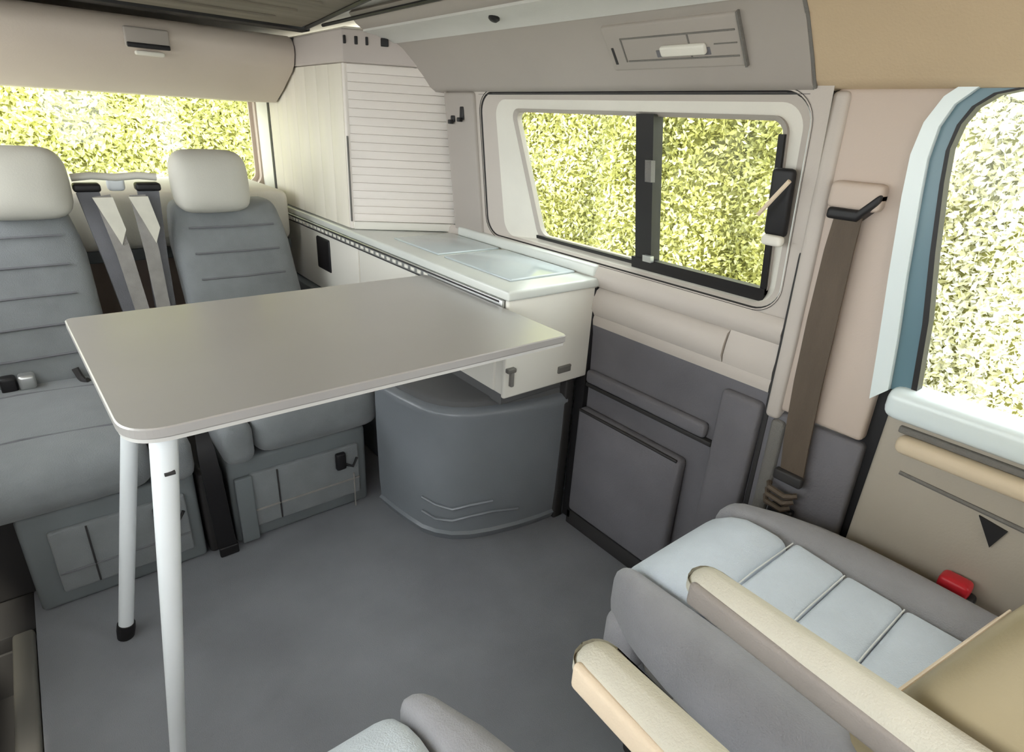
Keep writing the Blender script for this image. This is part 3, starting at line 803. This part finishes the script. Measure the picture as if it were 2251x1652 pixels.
# ---------------------------------------------------------------- front seats
def front_seat(name, label, cx, arms, full, dx_arm, bw):
    S = thing(name, label, 'seat', (cx, 0.2, 0.0), 'swivelled front seats')
    w = 0.135
    # centre pad: nose and three stitched panels
    zt = lambda y: 0.432 + 0.016 * math.exp(-((y - 0.38) / 0.12) ** 2) - (0.0 if y < 0.42 else 0.6 * (y - 0.42) ** 1.0)
    ys = [-0.06, 0.045, 0.135, 0.225, 0.315, 0.488]
    cu = rbox('seat_pan', (cx - 0.165, -0.06, 0.275), (cx + 0.165, 0.40, 0.405), 0.035, 'seat_side', S, n=4)
    for i in range(5):
        a, b = ys[i], ys[i + 1]
        last = i == 4
        def fn(v, last=last):
            z = v.z
            if last:
                z -= 0.030 * max(0, (v.y - 0.39) / 0.07) ** 2
            return (v.x, v.y, z + 0.010 * math.exp(-((v.y - 0.36) / 0.10) ** 2))
        rbox('seat_panel', (cx - w, a + 0.0006, 0.37), (cx + w, b - 0.0006, 0.466), 0.010 if not last else 0.028, 'seat_light', S, n=4, bulge=(0, 0, 0.004), fn=fn, steps=3)
        if i and full:
            zz = 0.4675 if i < 4 else 0.473
            tube('seam', [(cx - w + 0.01, a, zz), (cx, a, zz + 0.0045), (cx + w - 0.01, a, zz)], 0.0012, 'thread', S, n=5)
    for s in (-1, 1):
        def bf(v, s=s):
            # narrows and drops towards the front
            t = max(0.0, (v.y - 0.20) / 0.26)
            x = v.x
            if (x - cx) * s > w:
                x = cx + s * (w + ((x - cx) * s - w) * (1 - 0.55 * t ** 2.2))
            return (x, v.y - 0.012 * t, v.z - 0.012 * t ** 2 - 0.10 * max(0, (x - cx) * s - w - 0.05) * 0.4)
        x0, x1 = (cx + w, cx + w + bw) if s > 0 else (cx - w - 0.095, cx - w)
        rbox('bolster', (x0 + 0.001, -0.06, 0.36), (x1 - 0.001, 0.484, 0.474), 0.036, 'seat_grey', S, n=7, bulge=(0.006, 0.004, 0.008), fn=bf)
    rbox('side_skirt', (cx - 0.215, -0.08, 0.285), (cx - 0.175, 0.30, 0.372), 0.018, 'seat_side', S, n=3)
    rbox('side_skirt', (cx + 0.175, -0.08, 0.285), (cx + 0.215, 0.30, 0.372), 0.018, 'seat_side', S, n=3)
    rbox('front_skirt', (cx - 0.19, 0.39, 0.285), (cx + 0.19, 0.462, 0.385), 0.024, 'seat_grey', S, n=3)
    rbox('side_cover', (cx - 0.225, -0.12, 0.18), (cx - 0.190, 0.36, 0.28), 0.014, 'seat_trim', S)
    rbox('side_cover', (cx + 0.190, -0.12, 0.20), (cx + 0.225, 0.36, 0.30), 0.014, 'seat_trim', S)
    rbox('swivel_plate', (cx - 0.18, -0.10, 0.235), (cx + 0.18, 0.36, 0.275), 0.008, 'seat_trim', S)
    rbox('pedestal', (cx - 0.17, -0.08, 0.0), (cx + 0.17, 0.30, 0.235), 0.02, 'seat_trim', S)
    # backrest leaning away from the cabin
    def lean(v):
        return (v.x, v.y - 0.012 - 0.36 * (v.z - 0.40) - 0.16 * (v.x - cx + 0.2), v.z)
    bk = rbox('backrest', (cx - 0.190, 0.0, 0.44), (cx + 0.200, 0.145, 1.02), 0.04, 'seat_back', S, n=8, fn=lean)
    for zp in (0.505, 0.525):
        tube('piping', [lean(Vector((cx + dx, 0.147, zp))) for dx in (-0.17, -0.05, 0.05, 0.17)], 0.002, 'arm_cream', bk, n=6)
    rbox('headrest', (cx - 0.13, -0.26, 1.04), (cx + 0.13, -0.16, 1.22), 0.04, 'seat_back', S, n=4, bulge=(0, 0.01, 0.005))
    for s, mt_top, mt_side in arms:
        xa = cx + s * dx_arm
        def af(v):
            t = (v.y + 0.10) / 0.40
            return (v.x, v.y, v.z + 0.006 * t - 0.020 * max(0, (v.y - 0.22) / 0.09) ** 2 * (1 if v.z < 0.58 else 0))
        ar = rbox('armrest', (xa - 0.028, -0.12, 0.565), (xa + 0.028, 0.300, 0.622), 0.027, mt_top, S, n=6, fn=lambda v: (v.x, v.y, v.z + 0.05 * max(0, v.y - 0.0) * (1 if v.z < 0.595 else 0)))
        rbox('armrest_side', (xa - 0.031, -0.12, 0.566), (xa - 0.018, 0.285, 0.600), 0.0065, mt_side, ar, n=3, fn=lambda v: (v.x, v.y, v.z + 0.05 * max(0, v.y)))
        tube('arm_pivot', [(xa, -0.07, 0.59), (cx + s * 0.20, -0.07, 0.59)], 0.022, 'seat_trim', ar, n=12)
    return S
front_seat('swivel_seat', 'pale blue-grey swivel seat with cream armrest beside the front door', 0.800, [(-1, 'arm_fabric', 'arm_side')], True, 0.230, 0.112)
front_seat('swivel_seat', 'grey swivel seat at the bottom edge, only its front and armrest showing', 0.095, [(1, 'arm_fabric', 'arm_cream')], True, 0.275, 0.095)

# driver's buckle
BU = thing('belt_buckle', 'black belt buckle with red release button beside the swivel seat', 'buckle', (1.072, 0.11, 0.40))
rbox('buckle_body', (1.056, 0.075, 0.385), (1.084, 0.115, 0.455), 0.008, 'black', BU, n=1)
rbox('release_button', (1.052, 0.085, 0.445), (1.086, 0.130, 0.475), 0.009, 'red', BU, n=1)
ribbon('stalk', [(1.070, 0.085, 0.39), (1.070, 0.06, 0.32), (1.068, 0.03, 0.24)], (0, 1, 0), 0.03, 0.006, 'black', BU)

# pillar seat belt
PB = thing('pillar_belt', 'brown seat belt running down the beige pillar from its guide', 'seat belt', (1.08, 0.43, 0.5))
gxx = 1.074
rbox('belt_guide', (gxx - 0.016, 0.385, 1.020), (gxx + 0.02, 0.468, 1.064), 0.010, 'pillar_beige', PB, n=3)
rbox('guide_slot', (gxx - 0.019, 0.385, 1.003), (gxx + 0.02, 0.462, 1.022), 0.006, 'black', PB, n=3,
     fn=lambda v: (v.x, v.y, v.z + (0.030 * max(0, (0.412 - v.y) / 0.027))))
ribbon('webbing', [(1.066, 0.428, 1.010), (1.070, 0.430, 0.95), (1.076, 0.428, 0.82), (1.080, 0.424, 0.70), (1.082, 0.416, 0.58), (1.084, 0.408, 0.50)], (0, 1, 0), [0.044, 0.048, 0.052, 0.052, 0.050, 0.046], 0.004, 'belt', PB)
rbox('tongue', (1.070, 0.382, 0.488), (1.086, 0.440, 0.512), 0.005, 'seat_trim', PB, n=1)
for i in range(3):
    tube('slack_loop', [(1.078, 0.385 + 0.004 * i, 0.470 - i * 0.016), (1.068, 0.405, 0.462 - i * 0.016), (1.070, 0.440, 0.466 - i * 0.017), (1.082, 0.446, 0.470 - i * 0.016)], 0.006, 'belt', PB, n=6)
rbox('anchor', (1.074, 0.385, 0.395), (1.096, 0.435, 0.428), 0.006, 'black', PB, n=1)

# ---------------------------------------------------------------- outside
GR = link('ground', [(-14, -14, -0.45), (14, -14, -0.45), (14, 16, -0.45), (-14, 16, -0.45)], [(0, 1, 2, 3)], 'ground', None, False)
struct(GR, 'pale gravel ground outside the van', 'ground')

def hedge(name, label, a, b, depth, h, count, leaf, m, seed):
    """a bank of leaves from a to b (plan points); a rounded core carries them"""
    rng = np.random.default_rng(seed)
    a = np.array(a, float); b = np.array(b, float)
    L = np.linalg.norm(b - a); u = (b - a) / L; n = np.array((-u[1], u[0]))
    root = bpy.data.objects.new(name, None); root.location = ((a[0] + b[0]) / 2, (a[1] + b[1]) / 2, -0.45)
    COL.objects.link(root)
    root['kind'] = 'stuff'; root['label'] = label; root['category'] = 'hedge'
    nu, nv = 40, 14
    verts = []
    def surf(s, t):
        ang = t * math.pi
        bump = 0.10 * np.sin(s * 5.1 + 2 * t) + 0.08 * np.sin(s * 11.3 + 5 * t)
        w = depth / 2 * (1 + bump)
        return s, -np.cos(ang) * w, h * np.sin(ang) ** 0.5 * (1 + 0.5 * bump)
    rings = []
    for i in range(nu + 1):
        ring = []
        for j in range(nv + 1):
            s, d, z = surf(i / nu * L, j / nv)
            p = a + u * s + n * d * 0.93
            ring.append((p[0], p[1], -0.45 + z * 0.96))
        rings.append(ring)
    c = loft('hedge_core', rings, 'hedge_core', root, False, False)
    c['kind'] = 'stuff'
    s = rng.random(count) * L
    tt = np.linspace(0.5, 0.999, 400)
    gx_ = -np.cos(tt * math.pi) * depth / 2; gz_ = h * np.sin(tt * math.pi) ** 0.5
    arc = np.concatenate([[0], np.cumsum(np.hypot(np.diff(gx_), np.diff(gz_)))])
    t = np.interp(rng.random(count) * arc[-1], arc, tt)
    t = np.where(rng.random(count) < 0.12, 1 - t, t)
    ang = t * math.pi
    bump = 0.10 * np.sin(s * 5.1 + 2 * t) + 0.08 * np.sin(s * 11.3 + 5 * t)
    k = 0.92 + 0.16 * rng.random(count)
    d = -np.cos(ang) * depth / 2 * (1 + bump) * k
    z = h * np.sin(ang) ** 0.5 * (1 + 0.5 * bump) * (0.95 + 0.1 * rng.random(count))
    P = np.stack([a[0] + u[0] * s + n[0] * d, a[1] + u[1] * s + n[1] * d, -0.45 + z], 1)
    P -= np.array(root.location)
    e1 = rng.normal(size=(count, 3)); e1 /= np.linalg.norm(e1, axis=1)[:, None]
    e2 = rng.normal(size=(count, 3)); e2 -= (e1 * e2).sum(1)[:, None] * e1; e2 /= np.linalg.norm(e2, axis=1)[:, None]
    sz = leaf * (0.6 + 0.8 * rng.random(count))[:, None]
    V = np.stack([P - e1 * sz, P + e2 * sz * 0.45, P + e1 * sz, P - e2 * sz * 0.45], 1).reshape(-1, 3)
    me = bpy.data.meshes.new('leaves')
    me.vertices.add(count * 4); me.vertices.foreach_set('co', V.ravel().astype(np.float32))
    me.loops.add(count * 4); me.loops.foreach_set('vertex_index', np.arange(count * 4, dtype=np.int32))
    me.polygons.add(count); me.polygons.foreach_set('loop_start', np.arange(0, count * 4, 4, dtype=np.int32))
    me.update(calc_edges=True); me.validate()
    me.materials.append(MATS[m])
    o = bpy.data.objects.new('leaves', me); COL.objects.link(o); o.parent = root
    o['kind'] = 'stuff'
    return root
hedge('side_hedge', 'dense yellow-green bushes outside the sliding side window', (4.05, 1.54), (3.4, 6.5), 1.3, 3.2, 150000, 0.021, 'leaves_olive', 1)
hedge('door_hedge', 'pale sunlit bushes outside the front door window', (4.1, -2.0), (4.1, 1.30), 1.3, 3.2, 110000, 0.021, 'leaves_pale', 2)
hedge('rear_hedge', 'bright yellow-green bushes behind the rear window', (2.6, 7.6), (-3.0, 7.2), 1.4, 3.4, 100000, 0.032, 'leaves_yellow', 3)
